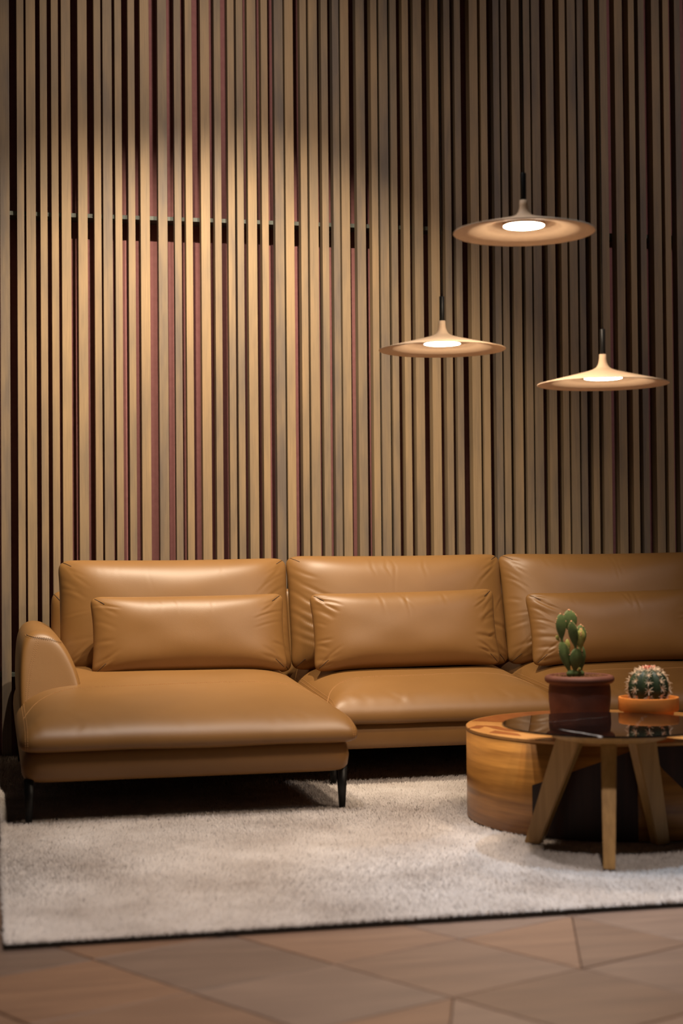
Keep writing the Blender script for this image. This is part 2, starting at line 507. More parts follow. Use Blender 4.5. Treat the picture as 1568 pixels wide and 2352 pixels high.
def upholster(W, H, tf, tb, nth=440, nr=46, a=4.0, ab=None, pmax=10.0, Rc=0.03, bow_x=0.0, bow_y=0.0, wrinkles=(), lump=0.0, seed=0, ear=0.0,
              puff=0.0, pinch=0.0, post=None):
    """closed soft box: x across, y along, z through; tf/tb = depth to front and back, a = flatness of the face, pmax = squareness of the outline"""
    hx_, hy_ = W/2, H/2
    # outline of the rounded rectangle, evenly walked
    segs = []
    lx, ly = W-2*Rc, H-2*Rc; q = math.pi*Rc/2
    per = 2*lx+2*ly+4*q
    ts = np.arange(nth)/nth*per
    O = np.zeros((nth, 2))
    for i, t in enumerate(ts):
        for k, (L, kind) in enumerate(((lx, 's'), (q, 'c'), (ly, 's'), (q, 'c'), (lx, 's'), (q, 'c'), (ly, 's'), (q, 'c'))):
            if t <= L or k == 7: break
            t -= L
        if k == 0: O[i] = (-lx/2+t, -hy_)
        elif k == 2: O[i] = (hx_, -ly/2+t)
        elif k == 4: O[i] = (lx/2-t, hy_)
        elif k == 6: O[i] = (-hx_, ly/2-t)
        else:
            c = {1: (lx/2, -ly/2, -90), 3: (lx/2, ly/2, 0), 5: (-lx/2, ly/2, 90), 7: (-lx/2, -ly/2, 180)}[k]
            g = rad(c[2])+t/Rc
            O[i] = (c[0]+Rc*math.cos(g), c[1]+Rc*math.sin(g))
    x_ = np.linspace(0, 1, nr+1)[1:]
    rho = 1-(1-np.sin(x_*math.pi/2))*0.9 - 0.1*(1-x_)
    rho = np.clip(0.5*rho+0.5*x_, 0, 1); rho[-1] = 1.0
    rho = 1-(1-rho)**1.25
    phi = np.arctan2(O[:, 1]/hy_, O[:, 0]/hx_)
    pw = (2.2+(pmax-2.2)*rho**3)[:, None]
    cs, sn = np.cos(phi)[None, :], np.sin(phi)[None, :]
    sup = (np.abs(cs)**pw+np.abs(sn)**pw)**(-1/pw)
    X = rho[:, None]*hx_*sup*cs; Y = rho[:, None]*hy_*sup*sn
    U, Vv = X/hx_, Y/hy_
    dc = np.hypot(hx_-np.abs(X), hy_-np.abs(Y))
    cor = np.exp(-(dc/0.07)**2)
    r = np.random.default_rng(seed)
    Xo = X*(1-bow_x*(1-Vv**2)); Yo = Y*(1-bow_y*(1-U**2))
    Xo = Xo+np.sign(X)*cor*ear; Yo = Yo+np.sign(Y)*cor*ear
    grids = []
    for side, th, aa in ((1, tf, a), (-1, tb, ab or a)):
        e = np.sqrt(np.clip(1-rho**aa, 0, 1))[:, None]+0*U
        hh = e*th*(1-pinch*cor)*(1+puff*np.clip(1-U**2, 0, 1)*np.clip(1-Vv**2, 0, 1))
        if lump:
            l = np.zeros_like(U)
            for k in range(7):
                fx, fy = r.uniform(1.2, 5.0), r.uniform(1.2, 4.0)
                l += np.sin(fx*U*2+r.uniform(0, 6.3))*np.sin(fy*Vv*2+r.uniform(0, 6.3))/(1+0.3*(fx+fy))
            hh = hh+e*l*lump
        P = np.stack([Xo, Yo, side*hh], -1)
        if side == 1 and len(wrinkles):
            gt = np.roll(P, -1, axis=1)-np.roll(P, 1, axis=1); gr = np.gradient(P, axis=0)
            n = np.cross(gr, gt); n /= np.maximum(np.linalg.norm(n, axis=-1, keepdims=True), 1e-9)
            d = np.zeros_like(U)
            for pts, wd, amp in wrinkles:
                qq = [(hx_*p[0], hy_*p[1]) for p in pts]
                sd, par = seg_dist(X, Y, qq)
                tap = np.clip(np.sin(math.pi*np.clip(par*0.86+0.14, 0, 1)), 0, 1)**0.7
                d += amp*tap*(-np.exp(-(sd/wd)**2)+0.75*np.exp(-((sd-1.9*wd)/(1.5*wd))**2)+0.25*np.exp(-((sd+2.0*wd)/(1.6*wd))**2))
            P = P+n*(d*np.clip(e*1.5, 0, 1))[..., None]
        grids.append(P)
    # vertices: centre front, rings front (rim shared), rings back, centre back
    cF = grids[0][0].mean(0); cB = grids[1][0].mean(0)
    verts = np.concatenate([cF[None], grids[0].reshape(-1, 3), grids[1][:-1].reshape(-1, 3), cB[None]])
    if post is not None: verts = post(verts)
    iF = 1+np.arange(nr*nth).reshape(nr, nth)
    iB = np.concatenate([1+nr*nth+np.arange((nr-1)*nth).reshape(nr-1, nth), iF[-1:]])
    faces = []
    def rings(ix, flip):
        a_, b_ = ix[:-1], ix[1:]
        q_ = np.stack([a_, b_, np.roll(b_, -1, 1), np.roll(a_, -1, 1)], -1).reshape(-1, 4)
        return q_[:, ::-1] if flip else q_
    Q = np.concatenate([rings(iF, False), rings(iB, True)])
    faces = [tuple(q_) for q_ in Q.tolist()]
    last = len(verts)-1
    for k in range(nth):
        k2 = (k+1) % nth
        faces.append((0, int(iF[0, k]), int(iF[0, k2]))); faces.append((last, int(iB[0, k2]), int(iB[0, k])))
    return verts, faces

def fan(seed, n=8, sides=(-1, 1), strong=1.0):
    """creases that start at the ends of a cushion and die out inward"""
    r = random.Random(seed); out = []
    for s in sides:
        for k in range(n):
            v0 = -0.9+1.8*(k+r.uniform(0.1, 0.9))/n
            ln = r.uniform(0.10, 0.36)
            bend = -v0*r.uniform(0.1, 0.5) + r.uniform(-0.25, 0.05)
            pts = [(s*0.985, v0), (s*(0.985-ln*0.35), v0+bend*0.25), (s*(0.985-ln*0.7), v0+bend*0.6), (s*(0.985-ln), v0+bend)]
            out.append((pts, r.uniform(0.004, 0.008), strong*r.uniform(0.0010, 0.0026)))
        for v in (-1, 1):       # corner gathers
            for k in range(3):
                a = r.uniform(0.15, 0.6)
                pts = [(s*0.97, v*0.93), (s*(0.97-0.06*math.cos(a)*(1+k*0.4)), v*(0.93-0.16*(k+0.5)*0.7)), (s*(0.97-0.14*(1+k*0.3)), v*(0.93-0.25*(k+0.5)*0.8))]
                out.append((pts, r.uniform(0.004, 0.007), strong*r.uniform(0.0015, 0.0030)))
    for k in range(4):           # faint creases running down from the top edge
        u0_ = r.uniform(-0.75, 0.75)
        out.append(([(u0_, 0.96), (u0_+r.uniform(-0.03, 0.06), 0.7), (u0_+r.uniform(-0.02, 0.10), r.uniform(0.1, 0.5))], 0.006, strong*0.0006))
    return out

def bvh_of(verts, faces):
    return BVHTree.FromPolygons([tuple(p) for p in verts], [tuple(int(i) for i in f) for f in faces])

def stitch_line(bvh, pts, direction, dash=0.0045, gap=0.0030, r=0.0008, lift=0.0004, offset=None, n=160):
    """short thread stitches along a path thrown on to the surface"""
    P = [Vector(p) for p in pts]
    # resample by Catmull-like smoothing
    path = []
    for i in range(len(P)-1):
        p0 = P[max(i-1, 0)]; p1 = P[i]; p2 = P[i+1]; p3 = P[min(i+2, len(P)-1)]
        k = max(2, int(n/(len(P)-1)))
        for j in range(k):
            t = j/k
            path.append(0.5*((2*p1)+(p2-p0)*t+(2*p0-5*p1+4*p2-p3)*t*t+(3*p1-p0-3*p2+p3)*t**3))
    path.append(P[-1])
    D = Vector(direction).normalized()
    hit = []
    for p in path:
        h = bvh.ray_cast(p-D*0.5, D, 1.5)
        if h[0] is not None: hit.append((h[0], h[1]))
    if len(hit) < 3: return [], []
    # walk along
    S = [0.0]
    for i in range(1, len(hit)): S.append(S[-1]+(hit[i][0]-hit[i-1][0]).length)
    V, F = [], []
    def at(s):
        i = int(np.searchsorted(S, s))-1; i = max(0, min(i, len(S)-2))
        t = (s-S[i])/max(S[i+1]-S[i], 1e-6)
        return hit[i][0].lerp(hit[i+1][0], t), hit[i][1]
    s = 0.0
    while s+dash < S[-1]:
        a, na = at(s); b_, nb = at(s+dash)
        if na.dot(D) > 0: na = -na
        t = (b_-a).normalized(); sd = t.cross(na).normalized()*r
        a = a+na*lift; b_ = b_+na*lift
        o = len(V)
        for p in (a, b_):
            V += [p+sd-na*0.0012, p+sd*0.7+na*r, p-sd*0.7+na*r, p-sd-na*0.0012]
        F += [(o, o+1, o+5, o+4), (o+1, o+2, o+6, o+5), (o+2, o+3, o+7, o+6), (o, o+3, o+2, o+1), (o+4, o+5, o+6, o+7)]
        s += dash+gap
    return V, F

def groove_line(bvh, pts, direction, r=0.0016, n=24):
    D = Vector(direction).normalized(); P = [Vector(p) for p in pts]; path = []
    for i in range(len(P)-1):
        for j in range(n):
            p = P[i].lerp(P[i+1], j/n)
            h = bvh.ray_cast(p-D*0.4, D, 1.0)
            if h[0] is not None: path.append(h[0])
    return tube(path, r, 6) if len(path) > 2 else ([], [])

# ------------------------------------------------------------------ sofa
sofa = empty('chaise_sofa', (1.55, -0.85, 0.0))
tag(sofa, 'long cognac leather sofa with a chaise at the left on thin black legs', 'sofa')
SO = Vector((1.55, -0.85, 0.0))
def on_sofa(o, loc, rot=(0, 0, 0)):
    o.parent = sofa; o.location = Vector(loc)-SO; o.rotation_euler = rot
    return o

# upholstered bases
def base(x0, x1, y0, y1, z0, z1, name):
    v, f = upholster(x1-x0, y1-y0, (z1-z0)/2, (z1-z0)/2, 260, 30, a=60, pmax=26, Rc=0.05, lump=0.0004, seed=5)
    o = mesh_obj(name, v, f, M['leather']); on_sofa(o, ((x0+x1)/2, (y0+y1)/2, (z0+z1)/2)); return o
base(0.088, 1.150, -1.690, -0.10, 0.142, 0.248, 'chaise_base')
base(1.155, 2.975, -1.165, -0.10, 0.142, 0.242, 'seat_base')
# legs: slim tapered blades of black steel
def leg(x, y, front=True):
    bm = bmesh.new()
    rings = [(0.0035, 0.0095, 0.008), (0.0055, 0.0165, 0.012)]
    h = 0.142
    pts = []
    for z, hx_, hy_, ox in ((0.0, 0.009, 0.009, 0.0), (h, 0.0165, 0.014, 0.0)):
        pts.append([bm.verts.new((ox+sx*hx_, sy*hy_, z)) for sx, sy in ((-1, -1), (1, -1), (1, 1), (-1, 1))])
    a, b_ = pts
    bm.faces.new(a[::-1]); bm.faces.new(b_)
    for i in range(4): bm.faces.new((a[i], a[(i+1) % 4], b_[(i+1) % 4], b_[i]))
    bmesh.ops.bevel(bm, geom=bm.edges[:], offset=0.002, segments=2, affect='EDGES')
    o = bm_obj('leg', bm, M['blackmetal']); on_sofa(o, (x, y, 0.015)); return o
for x, y in ((0.112, -1.655), (1.124, -1.630), (0.112, -0.16), (1.205, -1.125), (2.08, -1.125), (2.93, -1.125), (2.93, -0.16), (2.08, -0.16), (1.205, -0.16)):
    leg(x, y)
# back frame behind the cushions
def back_frame(x0, x1):
    v, f = upholster(x1-x0, 0.56, 0.05, 0.05, 260, 30, a=12, pmax=16, Rc=0.05, lump=0.001, seed=9)
    o = mesh_obj('back_frame', v, f, M['leather']); on_sofa(o, ((x0+x1)/2, -0.165, 0.43), (rad(86), 0, 0))
    # stitched seam along the upper corner
    bv = bvh_of(v, f)
    vv, ff = groove_line(bv, [(-(x1-x0)/2+0.012, 0.262, 0), (-(x1-x0)/2+0.035, 0.235, 0)], (0, 0, -1), 0.0014)
    if vv: mesh_obj('corner_seam', vv, ff, M['seam'], o)
back_frame(0.238, 1.165)
back_frame(1.175, 2.975)

# seats
def seat(x0, x1, y0, y1, zm, tf, tb, slope, seed, seam, name='seat_cushion'):
    W, H = x1-x0, y1-y0
    r = random.Random(seed); wr = []
    for k in range(9):       # light creases near the front lip and the sides
        u = r.uniform(-0.9, 0.9)
        wr.append(([(u, -0.985), (u+r.uniform(-0.05, 0.05), -0.93), (u+r.uniform(-0.12, 0.02), -0.80)], r.uniform(0.008, 0.014), r.uniform(0.0004, 0.0010)))
    def post(v):
        v = v.copy(); yy = v[:, 1]/(H/2)
        k = np.clip((v[:, 2]+tb)/(tf+tb), 0, 1)
        v[:, 2] += slope*(yy+1)/2*k
        return v
    v, f = upholster(W, H, tf, tb, 420, 46, a=6.5, ab=30, pmax=26, Rc=0.05, bow_x=-0.004, bow_y=-0.003, wrinkles=wr, lump=0.0016, seed=seed, puff=0.05, post=post)
    o = mesh_obj(name, v, f, M['leather']); on_sofa(o, ((x0+x1)/2, (y0+y1)/2, zm))
    bv = bvh_of(v, f)
    parts = []
    for off in (0.0, 0.006):
        pts = [(p[0]-(x0+x1)/2+0.0, p[1]-(y0+y1)/2+off, 0.2) for p in seam]
        parts.append(stitch_line(bv, pts, (0, 0, -1)))
    # seams down the front corners
    for sx in (-1, 1):
        for off in (0.0, 0.007):
            xx = sx*(W/2-0.020-off)
            pts = [(xx, -H/2-0.1, 0.10), (xx, -H/2-0.1, 0.05), (xx, -H/2-0.1, 0.0), (xx, -H/2-0.1, -0.02)]
            parts.append(stitch_line(bv, pts, (0, 1, 0)))
    V, F = merge(parts)
    if V:
        s = mesh_obj('stitching', V, F, M['stitch'], o, smooth=False); s['kind'] = 'stuff'
    return o
seat(0.081, 1.174, -1.714, -0.30, 0.262, 0.098, 0.026, 0.080, 21,
     [(0.10, -1.42), (0.16, -1.26), (0.26, -1.17), (0.40, -1.145), (0.65, -1.14), (0.95, -1.14), (1.06, -1.17), (1.12, -1.25), (1.155, -1.42)], name='chaise_seat')
seat(1.178, 2.066, -1.190, -0.30, 0.256, 0.100, 0.024, 0.078, 22,
     [(1.19, -1.10), (1.23, -1.00), (1.30, -0.935), (1.40, -0.91), (1.65, -0.905), (1.90, -0.91), (1.98, -0.95), (2.03, -1.02), (2.055, -1.12)])
seat(2.074, 2.968, -1.190, -0.30, 0.256, 0.100, 0.024, 0.078, 23,
     [(2.085, -1.10), (2.125, -1.00), (2.195, -0.935), (2.29, -0.91), (2.55, -0.905), (2.80, -0.91), (2.88, -0.95), (2.93, -1.02), (2.955, -1.12)])

# armrests: a soft wedge with a rounded crest
def armrest(mirror=False):
    sec = [(0.100, 0.245), (0.093, 0.30), (0.090, 0.38), (0.092, 0.46), (0.098, 0.525), (0.112, 0.565), (0.138, 0.586), (0.170, 0.590),
           (0.203, 0.582), (0.232, 0.562), (0.258, 0.530), (0.283, 0.482), (0.302, 0.43), (0.315, 0.37), (0.322, 0.30), (0.322, 0.245)]
    cen = Vector((0.20, 0.40))
    ys = [(-1.068, 0.50), (-1.070, 0.80), (-1.066, 0.905), (-1.056, 0.955), (-1.038, 0.985), (-1.01, 1.0), (-0.80, 1.0), (-0.50, 1.0), (-0.25, 1.0), (-0.14, 0.99), (-0.115, 0.94), (-0.11, 0.8)]
    v, f = [], []
    n = len(sec)
    for y, k in ys:
        for x, z in sec:
            q = cen+(Vector((x, z))-cen)*k
            yy = y + (0.42*(q.y-0.42) if y < -1.0 else 0.0)
            v.append(((3.06-q.x) if mirror else q.x, yy, q.y))
    for i in range(len(ys)-1):
        for j in range(n):
            j2 = (j+1) % n
            q = (i*n+j, (i+1)*n+j, (i+1)*n+j2, i*n+j2)
            f.append(q if mirror else q[::-1])
    a = tuple(range(n)); b_ = tuple((len(ys)-1)*n+j for j in range(n-1, -1, -1))
    f.append(a[::-1] if mirror else a); f.append(b_[::-1] if mirror else b_)
    bm = bmesh.new()
    vs_ = [bm.verts.new(p) for p in v]
    for q in f: bm.faces.new([vs_[i] for i in q])
    bmesh.ops.recalc_face_normals(bm, faces=bm.faces[:])
    o = bm_obj('armrest', bm, M['leather'])
    sub = o.modifiers.new('sub', 'SUBSURF'); sub.levels = 2; sub.render_levels = 2
    on_sofa(o, (0, 0, 0))
    o.location = -SO
    # stitching on the face of the arm
    dg = bpy.context.evaluated_depsgraph_get(); dg.update()
    me = o.evaluated_get(dg).to_mesh()
    vv = [tuple(p.co) for p in me.vertices]; ff = [tuple(p.vertices) for p in me.polygons]
    bv = BVHTree.FromPolygons(vv, ff)
    o.evaluated_get(dg).to_mesh_clear()
    mx_ = (lambda x: 3.06-x) if mirror else (lambda x: x)
    parts = []
    for off in (0.0, 0.007):
        parts.append(stitch_line(bv, [(mx_(0.118), -1.3, 0.575-off), (mx_(0.15), -1.3, 0.566-off), (mx_(0.20), -1.3, 0.560-off), (mx_(0.245), -1.3, 0.545-off)], (0, 1, 0)))
        parts.append(stitch_line(bv, [(mx_(0.158+off*1.3), -1.3, 0.560), (mx_(0.140+off*1.3), -1.3, 0.50), (mx_(0.126+off*1.3), -1.3, 0.44), (mx_(0.117+off*1.3), -1.3, 0.38), (mx_(0.114+off*1.3), -1.3, 0.33)], (0, 1, 0)))
    V, F = merge(parts)
    if V:
        s = mesh_obj('stitching', V, F, M['stitch'], o, smooth=False); s['kind'] = 'stuff'
    g = groove_line(bv, [(mx_(0.118), -1.3, 0.5715), (mx_(0.15), -1.3, 0.5625), (mx_(0.20), -1.3, 0.5565), (mx_(0.245), -1.3, 0.5415)], (0, 1, 0), 0.0011)
    if g[0]: mesh_obj('front_seam', g[0], g[1], M['seam'], o)
    return o
armrest()
armrest(True)

# cushions
def place(o, c, lean, roll=0.0, parent=True, base_obj=None, turn=0.0):
    out = Vector((0, -math.cos(lean), math.sin(lean))); upv = Vector((0, math.sin(lean), math.cos(lean))); xa = Vector((1, 0, 0))
    R = Matrix((xa, upv, out)).transposed().to_4x4()
    R = Matrix.Rotation(turn, 4, 'Z') @ R @ Matrix.Rotation(roll, 4, 'Z')
    return Matrix.Translation(c) @ R

def cushion(name, W, H, tf, tb, seed, wr, a=3.4, pmax=13, Rc=0.03, lump=0.0022, bx=0.004, by=0.022, ear=0.007, puff=0.15, pinch=0.30, nth=440):
    v, f = upholster(W, H, tf, tb, nth, 46, a=a, pmax=pmax, Rc=Rc, bow_x=bx, bow_y=by, wrinkles=wr, lump=lump, seed=seed, ear=ear, puff=puff, pinch=pinch)
    o = mesh_obj(name, v, f, M['leather'])
    bv = bvh_of(v, f)
    # short mitred seams at the corners
    for sx in (-1, 1):
        for sy in (-1, 1):
            x1, y1 = sx*(W/2-0.010), sy*(H/2-0.008)
            x0, y0 = sx*(W/2-0.046), sy*(H/2-0.036)
            g = groove_line(bv, [(x0, y0, 0.3), (x1, y1, 0.3)], (0, 0, -1), 0.0013)
            if g[0]: mesh_obj('corner_seam', g[0], g[1], M['seam'], o)
    return o

wr2 = fan(32, n=4, sides=(1,), strong=0.9)
for v0, ln, dv, amp in ((0.60, 0.42, -0.50, 0.0018), (0.36, 0.56, -0.66, 0.0030), (0.13, 0.34, -0.40, 0.0018), (-0.02, 0.50, -0.60, 0.0030), (-0.24, 0.28, -0.30, 0.0016), (-0.40, 0.36, -0.34, 0.0022), (0.78, 0.22, -0.26, 0.0014)):
    wr2.append(([(-0.985, v0), (-0.985+ln*0.22, v0+dv*0.34), (-0.985+ln*0.55, v0+dv*0.68), (-0.985+ln, v0+dv)], 0.0065, amp))
LEAN = rad(15)
for i, (x0, x1, zc, wr, sd) in enumerate(((0.262, 1.162, 0.604, fan(31, 5, strong=0.45), 31), (1.172, 2.068, 0.612, wr2, 32), (2.076, 2.968, 0.612, fan(33, 6, strong=0.9), 33))):
    o = cushion('back_cushion', x1-x0+0.006, 0.470, 0.118, 0.085, sd, wr, a=3.4, by=0.026, puff=0.0)
    Mx = place(o, Vector(((x0+x1)/2, -0.475, zc)), LEAN)
    o.parent = sofa
    o.matrix_basis = Matrix.Translation(-SO) @ Mx

# loose lumbar cushions
lum = [((0.738, -0.704, 0.548), 0.735, 0.300, rad(16), rad(0.2), 41, fan(41, 4, strong=0.6), 'long cognac leather lumbar cushion resting on the left chaise seat beside the armrest'),
       ((1.592, -0.704, 0.548), 0.745, 0.305, rad(15), rad(0.8), 42, fan(42, 6, strong=1.1), 'creased cognac leather lumbar cushion against the middle back cushion of the sofa'),
       ((2.490, -0.700, 0.542), 0.760, 0.295, rad(16), rad(0.8), 43, fan(43, 7, strong=1.2), 'cognac leather lumbar cushion behind the potted cacti, cut off by the right edge')]
for c, W, H, ln, rl, sd, wr, lab in lum:
    o = cushion('lumbar_cushion', W, H, 0.082, 0.062, sd, wr, a=3.0, Rc=0.026, by=0.02, bx=0.01, puff=0.0, pinch=0.30, lump=0.0012)
    o.matrix_world = place(o, Vector(c), ln, rl)
    tag(o, lab, 'cushion', 'lumbar cushions on the leather sofa')

# ------------------------------------------------------------------ drum coffee table
DX, DY, DR, DZ = 1.915, -2.015, 0.460, 0.306
ZR = 0.021
drum = empty('drum_coffee_table', (DX, DY, ZR))
tag(drum, 'low round drum coffee table in honey wood with dark inlaid panels', 'coffee table')
H_ = DZ-ZR
v, f = lathe([(0.0, 0.0), (DR-0.005, 0.0), (DR-0.001, 0.004), (DR-0.001, H_-0.011), (0.0, H_-0.011)], 128)
mesh_obj('drum_body', v, f, M['drum'], drum)
v, f = lathe([(0.0, H_-0.011), (DR-0.002, H_-0.011), (DR, H_-0.009), (DR, H_-0.002), (DR-0.002, H_), (0.0, H_)], 128)
o = mesh_obj('tabletop', v, f, M['drumtop'], drum)
def flat_edges(o, ang=40):
    me = o.data
    bm = bmesh.new(); bm.from_mesh(me)
    for e in bm.edges:
        if len(e.link_faces) == 2 and e.calc_face_angle(0) > rad(ang): e.smooth = False
    bm.to_mesh(me); bm.free()
flat_edges(o, 20)
def side_panel(poly, mat, name='side_inlay', proud=0.0012):
    """a veneer panel bent round the drum; poly in (degrees, height)"""
    from mathutils.geometry import tessellate_polygon
    # clip to a fine strip grid: sample columns
    A = [p[0] for p in poly]; a0, a1 = min(A), max(A)
    n = max(4, int((a1-a0)/1.5))
    V, F = [], []
    def span(a):
        zs = []
        for i in range(len(poly)):
            (x0, z0), (x1, z1) = poly[i], poly[(i+1) % len(poly)]
            if (x0-a)*(x1-a) <= 0 and abs(x1-x0) > 1e-9: zs.append(z0+(z1-z0)*(a-x0)/(x1-x0))
        return min(zs), max(zs)
    for i in range(n+1):
        a = a0+(a1-a0)*min(max(i/n, 1e-4), 1-1e-4)
        lo, hi = span(a)
        ca, sa = math.cos(rad(a)), math.sin(rad(a))
        for r_, z_ in ((DR-0.0015, lo), (DR-0.001+proud, lo+0.0004), (DR-0.001+proud, hi-0.0004), (DR-0.0015, hi)):
            V.append((r_*ca, r_*sa, z_))
    for i in range(n):
        for k in range(3): F.append((i*4+k, (i+1)*4+k, (i+1)*4+k+1, i*4+k+1))
    F.append((0, 1, 2, 3)); F.append((n*4+3, n*4+2, n*4+1, n*4))
    return mesh_obj(name, V, F, mat, drum, smooth=False)
ht = H_-0.0115
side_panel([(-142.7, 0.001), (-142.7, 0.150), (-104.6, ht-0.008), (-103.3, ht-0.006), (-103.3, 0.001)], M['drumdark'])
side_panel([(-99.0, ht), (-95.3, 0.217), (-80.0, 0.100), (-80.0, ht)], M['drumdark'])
side_panel([(-79.5, ht), (-79.5, 0.10), (-62.0, 0.001), (-40.0, 0.001), (-58.0, ht)], M['drumred'])
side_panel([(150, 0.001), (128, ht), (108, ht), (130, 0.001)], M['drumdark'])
# inlays in the top
def top_inlay(pts, mat, name='top_inlay'):
    n = len(pts)
    V = [(p[0], p[1], H_-0.002) for p in pts]+[(p[0], p[1], H_+0.0006) for p in pts]
    F = [tuple(range(n, 2*n))]+[(i, (i+1) % n, n+(i+1) % n, n+i) for i in range(n)]
    return mesh_obj(name, V, F, mat, drum, smooth=False)
def ribbon(path, wd):
    L, R = [], []
    P = [Vector(p) for p in path]
    for i, p in enumerate(P):
        t = (P[min(i+1, len(P)-1)]-P[max(i-1, 0)]).normalized(); nn = Vector((-t.y, t.x))*wd/2
        L.append(p+nn); R.append(p-nn)
    return L+R[::-1]
top_inlay(ribbon([(-0.445, 0.03), (-0.405, 0.09), (-0.375, 0.065), (-0.37, 0.0), (-0.355, -0.065), (-0.325, -0.10), (-0.275, -0.09), (-0.24, -0.03)], 0.036), M['drumred'])
top_inlay([(-0.435, -0.09), (-0.40, -0.04), (-0.36, -0.14), (-0.37, -0.20)], M['drumred'])
arc = [(0.452*math.cos(rad(a)), 0.452*math.sin(rad(a))) for a in range(78, 151, 6)]
top_inlay([(-0.21, 0.10), (0.05, 0.02)] + arc, M['drumred'])
top_inlay([(0.10, -0.42), (0.16, -0.20), (0.33, -0.18), (0.30, -0.32)], M['drumred'])

# ------------------------------------------------------------------ tripod side table with the marble disc
TX, TY, TZ, TR = 1.690, -2.545, 0.375, 0.300
tri = empty('tripod_side_table', (TX, TY, ZR))
tag(tri, 'small tripod side table with a round black marble top on pale oak legs', 'side table')
tz = TZ-ZR
v, f = lathe([(0.0, tz-0.012), (0.235, tz-0.012), (TR-0.006, tz-0.006), (TR, tz-0.003), (TR-0.0008, tz-0.0006), (TR-0.003, tz), (0.0, tz)], 128)
o = mesh_obj('marble_top', v, f, M['marble'], tri); flat_edges(o, 4)
v, f = lathe([(0.0, tz-0.040), (0.146, tz-0.040), (0.158, tz-0.037), (0.172, tz-0.022), (0.176, tz-0.0125), (0.0, tz-0.0125)], 96)
o = mesh_obj('apron', v, f, M['oak'], tri); flat_edges(o, 40)
def tri_leg(foot, th_top=0.043, th_bot=0.031, wt=0.076, wb=0.048):
    fx, fy = foot[0]-TX, foot[1]-TY
    r = math.hypot(fx, fy); d = Vector((fx/r, fy/r, 0)); s = Vector((-d.y, d.x, 0))
    zt = tz-0.038
    bm = bmesh.new()
    top = [d*(0.150), d*(0.150-wt)]
    bot = [d*(r+wb/2), d*(r-wb/2)]
    ring = []
    for (o_, i_), z, th in ((top, zt, th_top), (bot, 0.0, th_bot)):
        ring.append([bm.verts.new(q+s*k*th/2+Vector((0, 0, z))) for q, k in ((o_, -1), (o_, 1), (i_, 1), (i_, -1))])
    a, b_ = ring
    bm.faces.new(a); bm.faces.new(b_[::-1])
    for i in range(4): bm.faces.new((a[i], b_[i], b_[(i+1) % 4], a[(i+1) % 4]))
    bmesh.ops.recalc_face_normals(bm, faces=bm.faces[:])
    bmesh.ops.bevel(bm, geom=bm.edges[:], offset=0.003, segments=2, affect='EDGES')
    return bm_obj('leg', bm, M['oak'], tri, smooth=False)
for foot in ((1.520, -2.385), (1.592, -2.775), (1.862, -2.497)): tri_leg(foot)

# ------------------------------------------------------------------ potted prickly pear
PX, PY = 1.770, -2.115
pp = empty('potted_prickly_pear', (PX, PY, DZ))
tag(pp, 'small prickly pear cactus in a dark brown clay pot', 'potted plant')
v, f = lathe([(0.0, 0.0), (0.080, 0.0), (0.084, 0.004), (0.090, 0.045), (0.0945, 0.090), (0.0955, 0.118), (0.0935, 0.136), (0.0915, 0.143),
              (0.100, 0.146), (0.1055, 0.151), (0.1070, 0.158), (0.1050, 0.165), (0.098, 0.169), (0.090, 0.170), (0.0865, 0.166), (0.086, 0.150), (0.0, 0.150)], 72)
mesh_obj('pot', v, f, M['terra_dark'], pp)
SZ = 0.164
def soil(parent, radius, z, n, size, seed):
    r = np.random.default_rng(seed)
    bm = bmesh.new()
    bmesh.ops.create_circle(bm, cap_ends=True, radius=radius, segments=40)
    for vv in bm.verts: vv.co.z = z-0.003
    mesh = bpy.data.meshes.new('tmp'); bm.to_mesh(mesh); bm.free()
    V = [tuple(q.co) for q in mesh.vertices]; F = [tuple(p.vertices) for p in mesh.polygons]
    bpy.data.meshes.remove(mesh)
    oc = [(1, 0, 0), (-1, 0, 0), (0, 1, 0), (0, -1, 0), (0, 0, 1), (0, 0, -1)]
    of = [(0, 2, 4), (2, 1, 4), (1, 3, 4), (3, 0, 4), (2, 0, 5), (1, 2, 5), (3, 1, 5), (0, 3, 5)]
    for k in range(n):
        a = r.uniform(0, 6.283); q = radius*math.sqrt(r.uniform(0, 1))*0.97; s = r.uniform(0.5, 1.2)*size
        o = len(V)
        rr = r.uniform(0.6, 1.2, 3)
        an = r.uniform(0, 6.28)
        for c in oc:
            x, y, z_ = c[0]*s*rr[0], c[1]*s*rr[1], c[2]*s*rr[2]
            V.append((q*math.cos(a)+x*math.cos(an)-y*math.sin(an), q*math.sin(a)+x*math.sin(an)+y*math.cos(an), z+z_+r.uniform(-0.002, 0.001)))
        F += [tuple(i+o for i in t) for t in of]
    ob = mesh_obj('soil', V, F, M['soil'], parent, smooth=False); ob['kind'] = 'stuff'
soil(pp, 0.088, SZ, 900, 0.0032, 4)
K = 0.0001507
def padw(t):
    return max(0.30*(1-t), max(0.0, math.sin(math.pi*min(1, t**1.35)))**0.62)
